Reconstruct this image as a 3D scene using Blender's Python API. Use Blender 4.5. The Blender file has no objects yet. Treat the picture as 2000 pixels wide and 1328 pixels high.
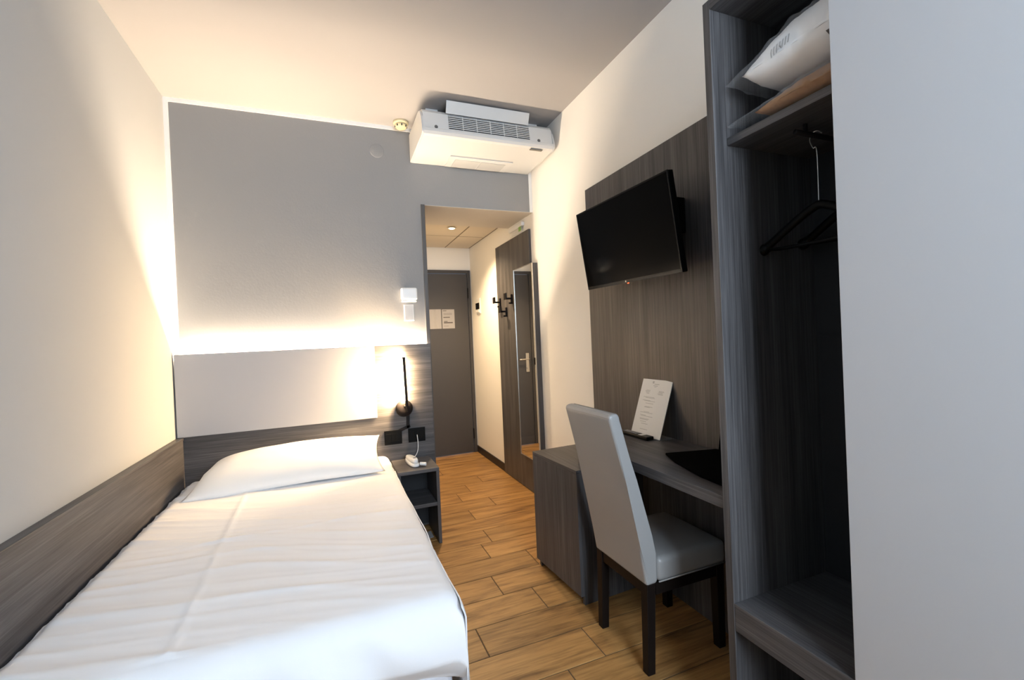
import bpy, bmesh, math, random
import numpy as np
from mathutils import Vector, Matrix, noise as mnoise
random.seed(4)
SC = bpy.context.scene
COL = SC.collection
R = math.radians

# ------------------------------------------------------------------ camera
cam_d = bpy.data.cameras.new('camera'); cam = bpy.data.objects.new('camera', cam_d); COL.objects.link(cam)
cam_d.sensor_fit = 'HORIZONTAL'; cam_d.sensor_width = 36.0
cam_d.lens = 36.0 * 877.725 / 2000.0
cam_d.clip_start = 0.02
CR = Vector((0.92702975, -0.3724293, -0.04372936)); CU = Vector((0.04241827, -0.01171765, 0.99903122)); CF = Vector((0.3725809, 0.92798659, -0.00493519))
CP = Vector((0.87404674, -3.25406721, 1.30398488))
m = Matrix((CR, CU, -CF)).transposed().to_4x4(); m.translation = CP
cam.matrix_world = m
SC.camera = cam

# ------------------------------------------------------------------ world, light, exposure
SC.view_settings.view_transform = 'Standard'; SC.view_settings.look = 'None'
SC.view_settings.gamma = 1.0; SC.view_settings.use_curve_mapping = False
SC.view_settings.exposure = 1.30
wd = bpy.data.worlds.new('sky'); SC.world = wd; wd.use_nodes = True
wd.node_tree.nodes['Background'].inputs[0].default_value = (0.62, 0.76, 1.0, 1)
wd.node_tree.nodes['Background'].inputs[1].default_value = 0.8

def area_light(name, loc, rot, sx, sy, power, color):
    l = bpy.data.lights.new(name, 'AREA'); l.shape = 'RECTANGLE'; l.size = sx; l.size_y = sy; l.energy = power; l.color = color
    o = bpy.data.objects.new(name, l); COL.objects.link(o); o.location = loc; o.rotation_euler = rot
    return o
# daylight entering through the window in the near wall
YN = -4.60                   # near wall
WIN = (1.02, 1.96, 1.15, 2.58)      # x0 x1 z0 z1 of the window opening
area_light('window_daylight', ((WIN[0]+WIN[1])/2, YN+.035, (WIN[2]+WIN[3])/2), (R(90), 0, 0), WIN[1]-WIN[0]-.1, WIN[3]-WIN[2]-.1, 38.0, (0.72, 0.86, 1.0))
LED_STRENGTH = 600.0
LAMP_STRENGTH = 1800.0
SPOT_POWER = 60.0

# ------------------------------------------------------------------ dimensions (metres)
W, H = 2.405, 2.836          # right wall x, ceiling z
HY = 1.768                   # far wall of the hall
OZ, HZ = 2.296, 2.363        # opening top, hall ceiling
OX = 1.539                   # left side of the hall

# ------------------------------------------------------------------ materials
MATS = {}
def newmat(name):
    mt = bpy.data.materials.new(name); mt.use_nodes = True
    MATS[name] = mt
    nt = mt.node_tree
    return mt, nt, nt.nodes['Principled BSDF']
def srgb(r, g, b):
    f = lambda c: ((c/255.0+.055)/1.055)**2.4 if c > 10 else c/255.0/12.92
    return (f(r), f(g), f(b), 1)
def plain(name, col, rough=.5, metal=0.0, spec=.5, bump=0.0, bscale=200.0, var=0.0, coat=0.0):
    mt, nt, p = newmat(name)
    p.inputs['Base Color'].default_value = col; p.inputs['Roughness'].default_value = rough
    p.inputs['Metallic'].default_value = metal; p.inputs['Specular IOR Level'].default_value = spec
    p.inputs['Coat Weight'].default_value = coat
    if bump or var:
        tc = nt.nodes.new('ShaderNodeTexCoord'); nz = nt.nodes.new('ShaderNodeTexNoise')
        nz.inputs['Scale'].default_value = bscale; nz.inputs['Detail'].default_value = 4
        nt.links.new(tc.outputs['Object'], nz.inputs['Vector'])
        if bump:
            b = nt.nodes.new('ShaderNodeBump'); b.inputs['Strength'].default_value = bump; b.inputs['Distance'].default_value = .002
            nt.links.new(nz.outputs['Fac'], b.inputs['Height']); nt.links.new(b.outputs['Normal'], p.inputs['Normal'])
        if var:
            mx = nt.nodes.new('ShaderNodeMix'); mx.data_type = 'RGBA'
            mx.inputs[6].default_value = [c*(1-var) for c in col[:3]]+[1]; mx.inputs[7].default_value = [min(1, c*(1+var)) for c in col[:3]]+[1]
            nt.links.new(nz.outputs['Fac'], mx.inputs[0]); nt.links.new(mx.outputs[2], p.inputs['Base Color'])
    return mt
def emit(name, col, strength):
    mt = bpy.data.materials.new(name); mt.use_nodes = True; nt = mt.node_tree
    nt.nodes.remove(nt.nodes['Principled BSDF'])
    e = nt.nodes.new('ShaderNodeEmission'); e.inputs[0].default_value = col; e.inputs[1].default_value = strength
    nt.links.new(e.outputs[0], nt.nodes['Material Output'].inputs[0]); MATS[name] = mt
    return mt
def laminate(name, axis, dark, mid, light, rough=.42):
    """grey-brown oak laminate: fine streaks along one axis"""
    mt, nt, p = newmat(name)
    tc = nt.nodes.new('ShaderNodeTexCoord')
    def streak(along, across, detail, seed):
        mp = nt.nodes.new('ShaderNodeMapping')
        s = [across]*3; s['xyz'.index(axis)] = along
        mp.inputs['Scale'].default_value = s; mp.inputs['Location'].default_value = (seed, seed*1.7, seed*.6)
        nz = nt.nodes.new('ShaderNodeTexNoise'); nz.inputs['Scale'].default_value = 1.0; nz.inputs['Detail'].default_value = detail
        nz.inputs['Roughness'].default_value = .65
        nt.links.new(tc.outputs['Object'], mp.inputs['Vector']); nt.links.new(mp.outputs['Vector'], nz.inputs['Vector'])
        return nz
    a = streak(.9, 22, 3, 1.3); b = streak(3.0, 170, 4, 4.1)
    ad = nt.nodes.new('ShaderNodeMath'); ad.operation = 'MULTIPLY_ADD'; ad.inputs[1].default_value = .55
    nt.links.new(b.outputs['Fac'], ad.inputs[0])
    m2 = nt.nodes.new('ShaderNodeMath'); m2.operation = 'MULTIPLY'; m2.inputs[1].default_value = .45
    nt.links.new(a.outputs['Fac'], m2.inputs[0]); nt.links.new(m2.outputs[0], ad.inputs[2])
    cr = nt.nodes.new('ShaderNodeValToRGB'); e = cr.color_ramp.elements
    e[0].position = .36; e[0].color = dark; e[1].position = .64; e[1].color = light
    n = cr.color_ramp.elements.new(.5); n.color = mid
    nt.links.new(ad.outputs[0], cr.inputs[0]); nt.links.new(cr.outputs[0], p.inputs['Base Color'])
    bp = nt.nodes.new('ShaderNodeBump'); bp.inputs['Strength'].default_value = .12; bp.inputs['Distance'].default_value = .001
    nt.links.new(ad.outputs[0], bp.inputs['Height']); nt.links.new(bp.outputs['Normal'], p.inputs['Normal'])
    p.inputs['Roughness'].default_value = rough; p.inputs['Specular IOR Level'].default_value = .4
    return mt
WD, WM, WL = (.036, .034, .035, 1), (.071, .067, .069, 1), (.122, .116, .118, 1)
wood_z = laminate('oak_laminate_upright', 'z', WD, WM, WL)
wood_x = laminate('oak_laminate_crosswise', 'x', WD, WM, WL)
wood_y = laminate('oak_laminate_lengthwise', 'y', WD, WM, WL)
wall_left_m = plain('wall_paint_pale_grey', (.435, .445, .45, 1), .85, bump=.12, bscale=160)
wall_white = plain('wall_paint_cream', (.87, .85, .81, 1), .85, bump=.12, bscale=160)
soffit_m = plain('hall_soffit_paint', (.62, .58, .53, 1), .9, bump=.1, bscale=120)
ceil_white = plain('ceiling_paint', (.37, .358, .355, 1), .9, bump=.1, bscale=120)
wall_grey = plain('wall_paint_grey', (.278, .277, .280, 1), .85, bump=.22, bscale=90)
trim_white = plain('white_trim', (.9, .89, .87, 1), .6)
trim_dark = plain('dark_grey_trim', (.075, .068, .064, 1), .5)
base_dark = plain('dark_baseboard', (.018, .014, .012, 1), .5)
door_grey = plain('door_paint_charcoal', (.050, .046, .045, 1), .5, bump=.06, bscale=60)
black = plain('black_plastic', (.003, .003, .003, 1), .4, spec=.12)
black_soft = plain('black_leatherette', (.003, .003, .003, 1), .9, spec=.02, bump=.2, bscale=500)
black_metal = plain('black_metal', (.012, .010, .010, 1), .38, metal=0, spec=.12)
white_pl = plain('white_plastic', (.83, .83, .82, 1), .35)
white_ac = plain('white_enamel', (.62, .62, .615, 1), .35)
dark_and_shade = plain('dark_part_and_shade', (.012, .012, .014, 1), .7)  # near-black; on wardrobe back, nightstand back and grille it stands in for shade
cream_pl = plain('cream_plastic', (.70, .60, .38, 1), .4)
chrome = plain('brushed_steel', (.62, .60, .57, 1), .28, metal=1.0)
lam_grey = plain('grey_laminate', (.47, .475, .49, 1), .45, bump=.05, bscale=300)
felt_grey = plain('grey_upholstery', (.37, .38, .41, 1), .9, bump=.25, bscale=700)
leather = plain('grey_leatherette', (.30, .295, .29, 1), .38, bump=.12, bscale=420)
leg_dark = plain('dark_stained_beech', (.010, .007, .006, 1), .4, spec=.12)
sheet_w = plain('white_cotton', (.86, .86, .88, 1), .95, spec=.2, bump=.12, bscale=900)
pillow_w = plain('white_cotton_pillow', (.88, .88, .88, 1), .95, spec=.2, bump=.12, bscale=900)
base_w = plain('pale_bed_upholstery', (.60, .60, .64, 1), .8, bump=.2, bscale=500)
paper = plain('white_paper', (.93, .93, .92, 1), .8)
paper_dull = plain('pale_paper', (.34, .33, .33, 1), .7)
ink = plain('grey_ink', (.58, .58, .58, 1), .8)
ink_dark = plain('dark_ink', (.10, .09, .09, 1), .8)
tile_w = plain('ceiling_tile_fleece', (.66, .60, .52, 1), .95, bump=.3, bscale=300)
tile_gap = plain('ceiling_grid', (.20, .17, .13, 1), .8)
blanket_b = plain('brown_blanket', (.30, .15, .06, 1), .9, bump=.6, bscale=60, var=.35)
grout = plain('floor_grout', (.10, .065, .035, 1), .9)
mirror_m = plain('mirror_glass', (.86, .86, .84, 1), .015, metal=1.0)
green = plain('green_sign_film', (.20, .42, .08, 1), .4)
red_led = emit('red_led', (1, .05, .01, 1), 6.0)
led_em = emit('warm_led_strip', (1.0, .79, .56, 1), LED_STRENGTH)
lamp_em = emit('warm_reading_light', (1.0, .68, .36, 1), LAMP_STRENGTH)
down_em = emit('downlight_glow', (1.0, .78, .42, 1), 9.0)

# clear bag plastic
def clear_plastic(name, rough=.08, tint=(.95, .96, .98, 1), alpha=.2):
    mt, nt, p = newmat(name)
    p.inputs['Base Color'].default_value = tint; p.inputs['Roughness'].default_value = rough
    p.inputs['Specular IOR Level'].default_value = .9
    tr = nt.nodes.new('ShaderNodeBsdfTransparent'); mx = nt.nodes.new('ShaderNodeMixShader')
    lw = nt.nodes.new('ShaderNodeLayerWeight'); lw.inputs['Blend'].default_value = .25
    ma = nt.nodes.new('ShaderNodeMath'); ma.operation = 'MULTIPLY_ADD'; ma.inputs[1].default_value = .30; ma.inputs[2].default_value = alpha
    nt.links.new(lw.outputs['Facing'], ma.inputs[0])
    nt.links.new(ma.outputs[0], mx.inputs[0]); nt.links.new(tr.outputs[0], mx.inputs[1]); nt.links.new(p.outputs[0], mx.inputs[2])
    nt.links.new(mx.outputs[0], nt.nodes['Material Output'].inputs[0])
    return mt
bag_clear = clear_plastic('clear_bag_film', .06, (.75, .78, .82, 1), .03)
acrylic = clear_plastic('clear_acrylic', .05, (.75, .78, .8, 1), .12)
def glass_pane(name):
    return clear_plastic(name, .02, (.9, .95, .95, 1), .05)
pane_m = glass_pane('window_glass')

def floor_plank_mat():
    mt, nt, p = newmat('oak_look_plank')
    tc = nt.nodes.new('ShaderNodeTexCoord'); oi = nt.nodes.new('ShaderNodeObjectInfo')
    off = nt.nodes.new('ShaderNodeVectorMath'); off.operation = 'MULTIPLY_ADD'
    cmb = nt.nodes.new('ShaderNodeCombineXYZ')
    for i in range(3): nt.links.new(oi.outputs['Random'], cmb.inputs[i])
    off.inputs[1].default_value = (37, 19, 7)
    nt.links.new(cmb.outputs[0], off.inputs[0]); nt.links.new(tc.outputs['Object'], off.inputs[2])
    mp = nt.nodes.new('ShaderNodeMapping'); mp.inputs['Scale'].default_value = (1.7, 15, 15)
    nt.links.new(off.outputs[0], mp.inputs['Vector'])
    nz = nt.nodes.new('ShaderNodeTexNoise'); nz.inputs['Scale'].default_value = 1.3; nz.inputs['Detail'].default_value = 7; nz.inputs['Roughness'].default_value = .62
    nz.inputs['Distortion'].default_value = .8
    nt.links.new(mp.outputs[0], nz.inputs['Vector'])
    mp2 = nt.nodes.new('ShaderNodeMapping'); mp2.inputs['Scale'].default_value = (7, 120, 120)
    nt.links.new(off.outputs[0], mp2.inputs['Vector'])
    n2 = nt.nodes.new('ShaderNodeTexNoise'); n2.inputs['Scale'].default_value = 1.0; n2.inputs['Detail'].default_value = 5
    nt.links.new(mp2.outputs[0], n2.inputs['Vector'])
    mix = nt.nodes.new('ShaderNodeMath'); mix.operation = 'MULTIPLY_ADD'; mix.inputs[1].default_value = .28
    m3 = nt.nodes.new('ShaderNodeMath'); m3.operation = 'MULTIPLY'; m3.inputs[1].default_value = .72
    nt.links.new(nz.outputs['Fac'], m3.inputs[0]); nt.links.new(n2.outputs['Fac'], mix.inputs[0]); nt.links.new(m3.outputs[0], mix.inputs[2])
    cr = nt.nodes.new('ShaderNodeValToRGB'); e = cr.color_ramp.elements
    e[0].position = .30; e[0].color = (.10, .046, .016, 1); e[1].position = .72; e[1].color = (.55, .315, .115, 1)
    for pos, c in ((.42, (.25, .128, .044, 1)), (.52, (.38, .205, .070, 1))):
        n = cr.color_ramp.elements.new(pos); n.color = c
    nt.links.new(mix.outputs[0], cr.inputs[0])
    hv = nt.nodes.new('ShaderNodeHueSaturation')
    vm = nt.nodes.new('ShaderNodeMath'); vm.operation = 'MULTIPLY_ADD'; vm.inputs[1].default_value = .30; vm.inputs[2].default_value = .85
    nt.links.new(oi.outputs['Random'], vm.inputs[0]); nt.links.new(vm.outputs[0], hv.inputs['Value'])
    nt.links.new(cr.outputs[0], hv.inputs['Color']); nt.links.new(hv.outputs[0], p.inputs['Base Color'])
    p.inputs['Roughness'].default_value = .42; p.inputs['Specular IOR Level'].default_value = .35
    b = nt.nodes.new('ShaderNodeBump'); b.inputs['Strength'].default_value = .15; b.inputs['Distance'].default_value = .001
    nt.links.new(mix.outputs[0], b.inputs['Height']); nt.links.new(b.outputs['Normal'], p.inputs['Normal'])
    return mt
plank_m = floor_plank_mat()

# ------------------------------------------------------------------ builders
ORG = {}
def thing(name, label, cat, loc, group=None, kind=None):
    o = bpy.data.objects.new(name, None); COL.objects.link(o); o.location = loc; o.empty_display_size = .05
    o['label'] = label; o['category'] = cat
    if group: o['group'] = group
    if kind: o['kind'] = kind
    ORG[o.name] = Vector(loc)
    return o
def tag(o, label, cat, group=None, kind=None):
    o['label'] = label; o['category'] = cat
    if group: o['group'] = group
    if kind: o['kind'] = kind
    return o
def finish(bm, name, mat, parent=None, smooth=False, label=None):
    """bm in world coordinates -> one object; its origin is the parent's, or its own base centre"""
    bmesh.ops.recalc_face_normals(bm, faces=bm.faces)
    if parent is not None:
        org = ORG[parent.name]
    else:
        co = np.array([v.co for v in bm.verts]); lo, hi = co.min(0), co.max(0)
        org = Vector(((lo[0]+hi[0])/2, (lo[1]+hi[1])/2, lo[2]))
    for v in bm.verts: v.co -= org
    me = bpy.data.meshes.new(name); bm.to_mesh(me); bm.free()
    if smooth:
        for p in me.polygons: p.use_smooth = True
    me.materials.append(mat)
    o = bpy.data.objects.new(name, me); COL.objects.link(o)
    if parent is not None: o.parent = parent
    else: o.location = org
    ORG[o.name] = org
    if label: o['label'] = label
    return o
def b_box(bm, x0, x1, y0, y1, z0, z1, bev=0.0, seg=2, mtx=None):
    r = bmesh.ops.create_cube(bm, size=1.0)
    vs = r['verts']
    for v in vs:
        v.co = Vector(((x0+x1)/2+v.co.x*(x1-x0), (y0+y1)/2+v.co.y*(y1-y0), (z0+z1)/2+v.co.z*(z1-z0)))
    if bev > 0:
        es = list({e for v in vs for e in v.link_edges})
        rr = bmesh.ops.bevel(bm, geom=es, offset=bev, segments=seg, affect='EDGES', profile=.5)
        vs = list({v for f in rr['faces'] for v in f.verts} | {v for v in vs if v.is_valid})
    if mtx is not None:
        for v in vs: v.co = mtx @ v.co
    return vs
def box(name, mat, x0, x1, y0, y1, z0, z1, parent=None, bev=0.0, seg=2, mtx=None, smooth=False, label=None):
    bm = bmesh.new(); b_box(bm, x0, x1, y0, y1, z0, z1, bev, seg, mtx)
    return finish(bm, name, mat, parent, smooth, label)
def frame_axes(d):
    d = Vector(d).normalized(); a = Vector((0, 0, 1)) if abs(d.z) < .9 else Vector((1, 0, 0))
    u = d.cross(a).normalized(); return d, u, d.cross(u).normalized()
def b_cyl(bm, p0, p1, r0, r1=None, seg=24, caps=True):
    r1 = r0 if r1 is None else r1
    p0, p1 = Vector(p0), Vector(p1); d, u, v = frame_axes(p1-p0)
    A = [bm.verts.new(p0+(u*math.cos(t)+v*math.sin(t))*r0) for t in [2*math.pi*i/seg for i in range(seg)]]
    B = [bm.verts.new(p1+(u*math.cos(t)+v*math.sin(t))*r1) for t in [2*math.pi*i/seg for i in range(seg)]]
    for i in range(seg): bm.faces.new((A[i], A[(i+1) % seg], B[(i+1) % seg], B[i]))
    if caps: bm.faces.new(A[::-1]); bm.faces.new(B)
def cyl(name, mat, p0, p1, r0, r1=None, parent=None, seg=24, smooth=False):
    bm = bmesh.new(); b_cyl(bm, p0, p1, r0, r1, seg); return finish(bm, name, mat, parent, smooth)
def b_lathe(bm, c, d, prof, seg=32):
    """prof: list of (radius, distance along d)"""
    c = Vector(c); d, u, v = frame_axes(d); rings = []
    for r, h in prof:
        rings.append([bm.verts.new(c+d*h+(u*math.cos(2*math.pi*i/seg)+v*math.sin(2*math.pi*i/seg))*max(r, 1e-5)) for i in range(seg)])
    for a, b in zip(rings, rings[1:]):
        for i in range(seg): bm.faces.new((a[i], a[(i+1) % seg], b[(i+1) % seg], b[i]))
    bm.faces.new(rings[0][::-1]); bm.faces.new(rings[-1])
def lathe(name, mat, c, d, prof, parent=None, seg=32, smooth=True):
    bm = bmesh.new(); b_lathe(bm, c, d, prof, seg); return finish(bm, name, mat, parent, smooth)
def b_tube(bm, pts, r, seg=8):
    pts = [Vector(p) for p in pts]; rings = []
    d, u, v = frame_axes(pts[1]-pts[0])
    for i, p in enumerate(pts):
        t = (pts[min(i+1, len(pts)-1)]-pts[max(i-1, 0)]).normalized()
        u = (u-t*u.dot(t)).normalized(); v = t.cross(u)
        rr = r[i] if isinstance(r, (list, tuple)) else r
        rings.append([bm.verts.new(p+(u*math.cos(2*math.pi*k/seg)+v*math.sin(2*math.pi*k/seg))*rr) for k in range(seg)])
    for a, b in zip(rings, rings[1:]):
        for k in range(seg): bm.faces.new((a[k], a[(k+1) % seg], b[(k+1) % seg], b[k]))
    bm.faces.new(rings[0][::-1]); bm.faces.new(rings[-1])
def tube(name, mat, pts, r, parent=None, seg=8):
    bm = bmesh.new(); b_tube(bm, pts, r, seg); return finish(bm, name, mat, parent, True)
def spline(pts, n=8):
    P = [Vector(p) for p in pts]; P = [P[0]*2-P[1]]+P+[P[-1]*2-P[-2]]; out = []
    for i in range(1, len(P)-2):
        for k in range(n):
            t = k/n; a, b, c, d = P[i-1:i+3]
            out.append(.5*((2*b)+(c-a)*t+(2*a-5*b+4*c-d)*t*t+(3*b-a-3*c+d)*t**3))
    out.append(P[-2]); return out
def b_prism(bm, prof, axis, a, b):
    """prof: outline in the two other axes (order xyz without axis), extruded from a to b"""
    ax = 'xyz'.index(axis)
    def mk(p, t):
        c = [p[0], p[1]]; c.insert(ax, t); return bm.verts.new(c)
    A = [mk(p, a) for p in prof]; B = [mk(p, b) for p in prof]; n = len(prof)
    for i in range(n): bm.faces.new((A[i], A[(i+1) % n], B[(i+1) % n], B[i]))
    bm.faces.new(A[::-1]); bm.faces.new(B)
def prism(name, mat, prof, axis, a, b, parent=None, bev=0, smooth=False):
    bm = bmesh.new(); b_prism(bm, prof, axis, a, b)
    if bev: bmesh.ops.bevel(bm, geom=bm.edges[:], offset=bev, segments=2, affect='EDGES', profile=.5)
    return finish(bm, name, mat, parent, smooth)
def b_grid(bm, F, nu, nv, close=False):
    V = [[bm.verts.new(F(i/(nu-1), j/(nv-1))) for j in range(nv)] for i in range(nu)]
    for i in range(nu-1):
        for j in range(nv-1): bm.faces.new((V[i][j], V[i+1][j], V[i+1][j+1], V[i][j+1]))
    return V
def rounded_rect(w, h, r, n=5):
    out = []
    for cx, cy, a0 in ((w/2-r, h/2-r, 0), (-w/2+r, h/2-r, 90), (-w/2+r, -h/2+r, 180), (w/2-r, -h/2+r, 270)):
        for k in range(n+1):
            a = R(a0+90*k/n); out.append((cx+r*math.cos(a), cy+r*math.sin(a)))
    return out
def struct(o, label, cat): return tag(o, label, cat, kind='structure')

# ================================================================== THE SETTING
# floor: screed with oak-look planks laid one by one
fl = struct(box('floor', grout, -.12, W+.12, YN-.1, HY+.1, -.10, -.0025), 'oak-look plank tile floor of the bedroom and hall', 'floor')
PP = .1965; Y0 = -1.494; PL = 1.2; G = .0024
JX = {-1: 1.676, 0: 1.852, 1: 1.421, 2: 1.787, 3: 1.632, 4: 1.925, 5: 1.70, 8: 2.02, 10: 1.93, 11: 2.105}   # one measured joint per row
plank_cache = {}
def plank(x0, x1, y0, y1):
    key = (round(x1-x0, 4), round(y1-y0, 4))
    if key not in plank_cache:
        bm = bmesh.new(); b_box(bm, -key[0]/2, key[0]/2, -key[1]/2, key[1]/2, -.012, 0)
        for e in [e for e in bm.edges if all(v.co.z > -.001 for v in e.verts)]: pass
        bmesh.ops.bevel(bm, geom=[e for e in bm.edges if all(v.co.z > -.001 for v in e.verts)], offset=.0012, segments=1, affect='EDGES')
        bmesh.ops.recalc_face_normals(bm, faces=bm.faces)
        me = bpy.data.meshes.new('plank'); bm.to_mesh(me); bm.free(); me.materials.append(plank_m); plank_cache[key] = me
    o = bpy.data.objects.new('plank', plank_cache[key]); COL.objects.link(o); o.parent = fl
    o.location = Vector(((x0+x1)/2, (y0+y1)/2, 0))-ORG[fl.name]
for k in range(-16, 17):
    ya, yb = Y0+PP*(k-1), Y0+PP*k
    if k == 1: ya, yb = Y0, Y0+PP
    ya, yb = Y0+PP*k, Y0+PP*(k+1)
    ya = max(ya, YN); yb = min(yb, HY)
    if yb-ya < .02: continue
    key = {0: 0}.get(k, k)
    j = {-2: 1.676, -1: 1.852, 0: 1.421, 1: 1.787, 2: 1.632, 3: 1.925, 4: 1.70, 8: 2.02, 10: 1.93, 11: 2.105}.get(k, 1.2+((k*437) % 97)/97.0*1.1)
    xmin, xmax = (0, W) if ya < -.02 else (OX if ya > .02 else 0, W)
    xs = [j]
    while xs[-1]+PL < xmax: xs.append(xs[-1]+PL)
    while xs[0]-PL > xmin: xs.insert(0, xs[0]-PL)
    xs = [xmin]+[x for x in xs if xmin+.01 < x < xmax-.01]+[xmax]
    for a, b in zip(xs, xs[1:]): plank(a+G, b-G, ya+G, yb-G)

# walls
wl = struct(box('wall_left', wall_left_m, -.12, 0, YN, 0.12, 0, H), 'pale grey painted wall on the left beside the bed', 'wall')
wr = struct(box('wall_right', wall_white, W, W+.12, YN, HY, 0, H), 'cream painted wall on the right behind desk and television', 'wall')
bm = bmesh.new()
b_prism(bm, [(0, 0), (1.539, 0), (1.539, OZ), (W, OZ), (W, H), (0, H)], 'y', 0, .12)
wb = struct(finish(bm, 'wall_back', wall_grey), 'grey painted wall behind the headboard with the hall opening', 'wall')
bm = bmesh.new()
x0, x1, z0, z1 = WIN
b_box(bm, -.12, x0, YN-.12, YN, 0, H); b_box(bm, x1, W+.12, YN-.12, YN, 0, H); b_box(bm, x0, x1, YN-.12, YN, 0, z0); b_box(bm, x0, x1, YN-.12, YN, z1, H)
struct(finish(bm, 'wall_near', wall_white), 'cream painted window wall at the foot of the room', 'wall')
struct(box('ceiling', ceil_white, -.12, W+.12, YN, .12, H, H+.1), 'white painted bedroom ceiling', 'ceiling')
# window
wn = thing('window_1', 'white framed window in the wall at the near end', 'window', ((x0+x1)/2, YN-.06, z0), kind='structure')
for nm, a in (('frame_rail', (x0, x1, z0, z0+.05)), ('frame_rail', (x0, x1, z1-.05, z1)), ('frame_stile', (x0, x0+.05, z0+.05, z1-.05)), ('frame_stile', (x1-.05, x1, z0+.05, z1-.05)), ('mullion', ((x0+x1)/2-.035, (x0+x1)/2+.035, z0+.05, z1-.05))):
    box(nm, trim_white, a[0], a[1], YN-.09, YN-.03, a[2], a[3], wn, .003)
for a, b in ((x0+.05, (x0+x1)/2-.035), ((x0+x1)/2+.035, x1-.05)):
    box('pane', pane_m, a, b, YN-.064, YN-.06, z0+.05, z1-.05, wn)
# hall
struct(box('wall_hall_left', wall_white, OX-.1, OX, .12, HY, 0, HZ), 'cream wall along the left of the entrance hall', 'wall')
DX0, DX1, DZ = 1.56, 2.375, 2.075
bm = bmesh.new()
b_box(bm, OX-.1, DX0-.02, HY, HY+.1, 0, HZ); b_box(bm, DX1+.02, W+.12, HY, HY+.1, 0, HZ); b_box(bm, DX0-.02, DX1+.02, HY, HY+.1, DZ+.03, HZ)
struct(finish(bm, 'wall_hall_end', wall_white), 'cream wall around the entrance door', 'wall')
struct(box('ceiling_soffit', soffit_m, OX-.1, W, .1205, .535, OZ, OZ+.14), 'plain plaster soffit just inside the hall opening', 'ceiling')
ch = struct(box('ceiling_hall', tile_gap, OX-.1, W, .5352, HY, HZ, HZ+.06), 'suspended tile ceiling of the entrance hall', 'ceiling')
for a, b in ((OX+.004, 2.108), (2.122, W-.014)):
    for c, d in ((.54, 1.190), (1.204, HY-.008)):
        box('ceiling_tile', tile_w, a, b, c, d, HZ-.0022, HZ-.0003, ch, .0008)
struct(box('baseboard_right', base_dark, W-.012, W, .85, HY-.0005, 0, .075, None, .002), 'dark brown baseboard along the right hall wall', 'baseboard')
# white painted borders of the grey wall, dark edge of the opening
s = .025
struct(box('trim_1', trim_white, 0, s, -.004, -.0002, 1.30, H-s), 'narrow white border up the left edge of the grey wall', 'trim')
struct(box('trim_2', trim_white, 0, 1.47, -.004, -.0002, H-s, H), 'narrow white border along the top of the grey wall', 'trim')
struct(box('trim_3', trim_white, W-s, W, -.004, -.0002, OZ, H-s), 'narrow white border in the corner above the hall opening', 'trim')
struct(box('trim_4', trim_dark, 1.513, 1.541, -.012, -.0002, 0, OZ, None, .002), 'dark grey edge strip up the left side of the hall opening', 'trim')
struct(box('trim_5', soffit_m, 1.5395, W-.0005, .0, .1203, OZ-.003, OZ-.0002), 'white painted underside of the hall opening', 'trim')
# entrance door
dr = thing('door_1', 'charcoal entrance door at the end of the hall', 'door', ((DX0+DX1)/2, HY, 0), kind='structure')
box('door_leaf', door_grey, DX0+.02, DX1-.02, HY-.012, HY+.03, .008, DZ-.012, dr, .002)
bm = bmesh.new()
b_box(bm, DX0-.02, DX0+.016, HY-.02, HY+.05, 0, DZ+.03, .003); b_box(bm, DX1-.016, DX1+.02, HY-.02, HY+.05, 0, DZ+.03, .003); b_box(bm, DX0+.016, DX1-.016, HY-.02, HY+.05, DZ-.006, DZ+.03, .003)
finish(bm, 'door_frame', door_grey, dr)
box('kick_plate', door_grey, DX0+.02, DX1-.02, HY-.016, HY-.0125, .01, .10, dr, .001)
for z in (.22, 1.84): box('hinge', black_metal, DX1-.022, DX1-.012, HY-.034, HY-.012, z-.06, z+.06, dr, .003)
hp = box('handle_plate', chrome, DX0+.055, DX0+.10, HY-.022, HY-.012, .88, 1.11, dr, .004)
bm = bmesh.new(); b_tube(bm, spline([(DX0+.077, HY-.02, 1.04), (DX0+.077, HY-.06, 1.04), (DX0+.10, HY-.068, 1.04), (DX0+.20, HY-.068, 1.036)], 5), .009, 10)
finish(bm, 'lever', chrome, hp, True)
cyl('lock_cylinder', chrome, (DX0+.077, HY-.022, .93), (DX0+.077, HY-.034, .93), .013, None, hp)

# ================================================================== HALL THINGS
def notice(x0, x1, z0, z1, label, crumple):
    t = thing('notice_sheet', label, 'paper', ((x0+x1)/2, HY-.013, z0), group='notices on the entrance door')
    bm = bmesh.new()
    def Fp(u, v):
        x = x0+(x1-x0)*u; z = z0+(z1-z0)*v; w = 0
        if crumple: w = .006*math.exp(-((u-.45-.1*(1-v))/.06)**2)+.005*math.exp(-((u-.8)/.12)**2)*(1-v)+.003*abs(mnoise.noise((u*7, v*7, 1)))
        return Vector((x, HY-.0135-w, z))
    b_grid(bm, Fp, 24, 24)
    bm.normal_update(); bmesh.ops.solidify(bm, geom=bm.faces[:], thickness=.0008)
    finish(bm, 'sheet', paper_dull, t, False)
    if not crumple:
        bm = bmesh.new()
        def bar(a, b, c, h):
            b_box(bm, x0+(x1-x0)*a, x0+(x1-x0)*b, HY-.0146, HY-.0142, z0+(z1-z0)*c-h/2, z0+(z1-z0)*c+h/2)
        bar(.06, .36, .93, .007); bar(.10, .62, .585, .010); bar(.14, .42, .37, .008); bar(.12, .84, .305, .014); bar(.12, .5, .13, .003)
        for q in (.80, .76, .72): bar(.12, .8, q, .002)
        finish(bm, 'print', ink_dark, t)['kind'] = 'stuff'
notice(1.897, 2.036, 1.441, 1.661, 'creased pale leaflet, left of two sheets on the entrance door', True)
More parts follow.
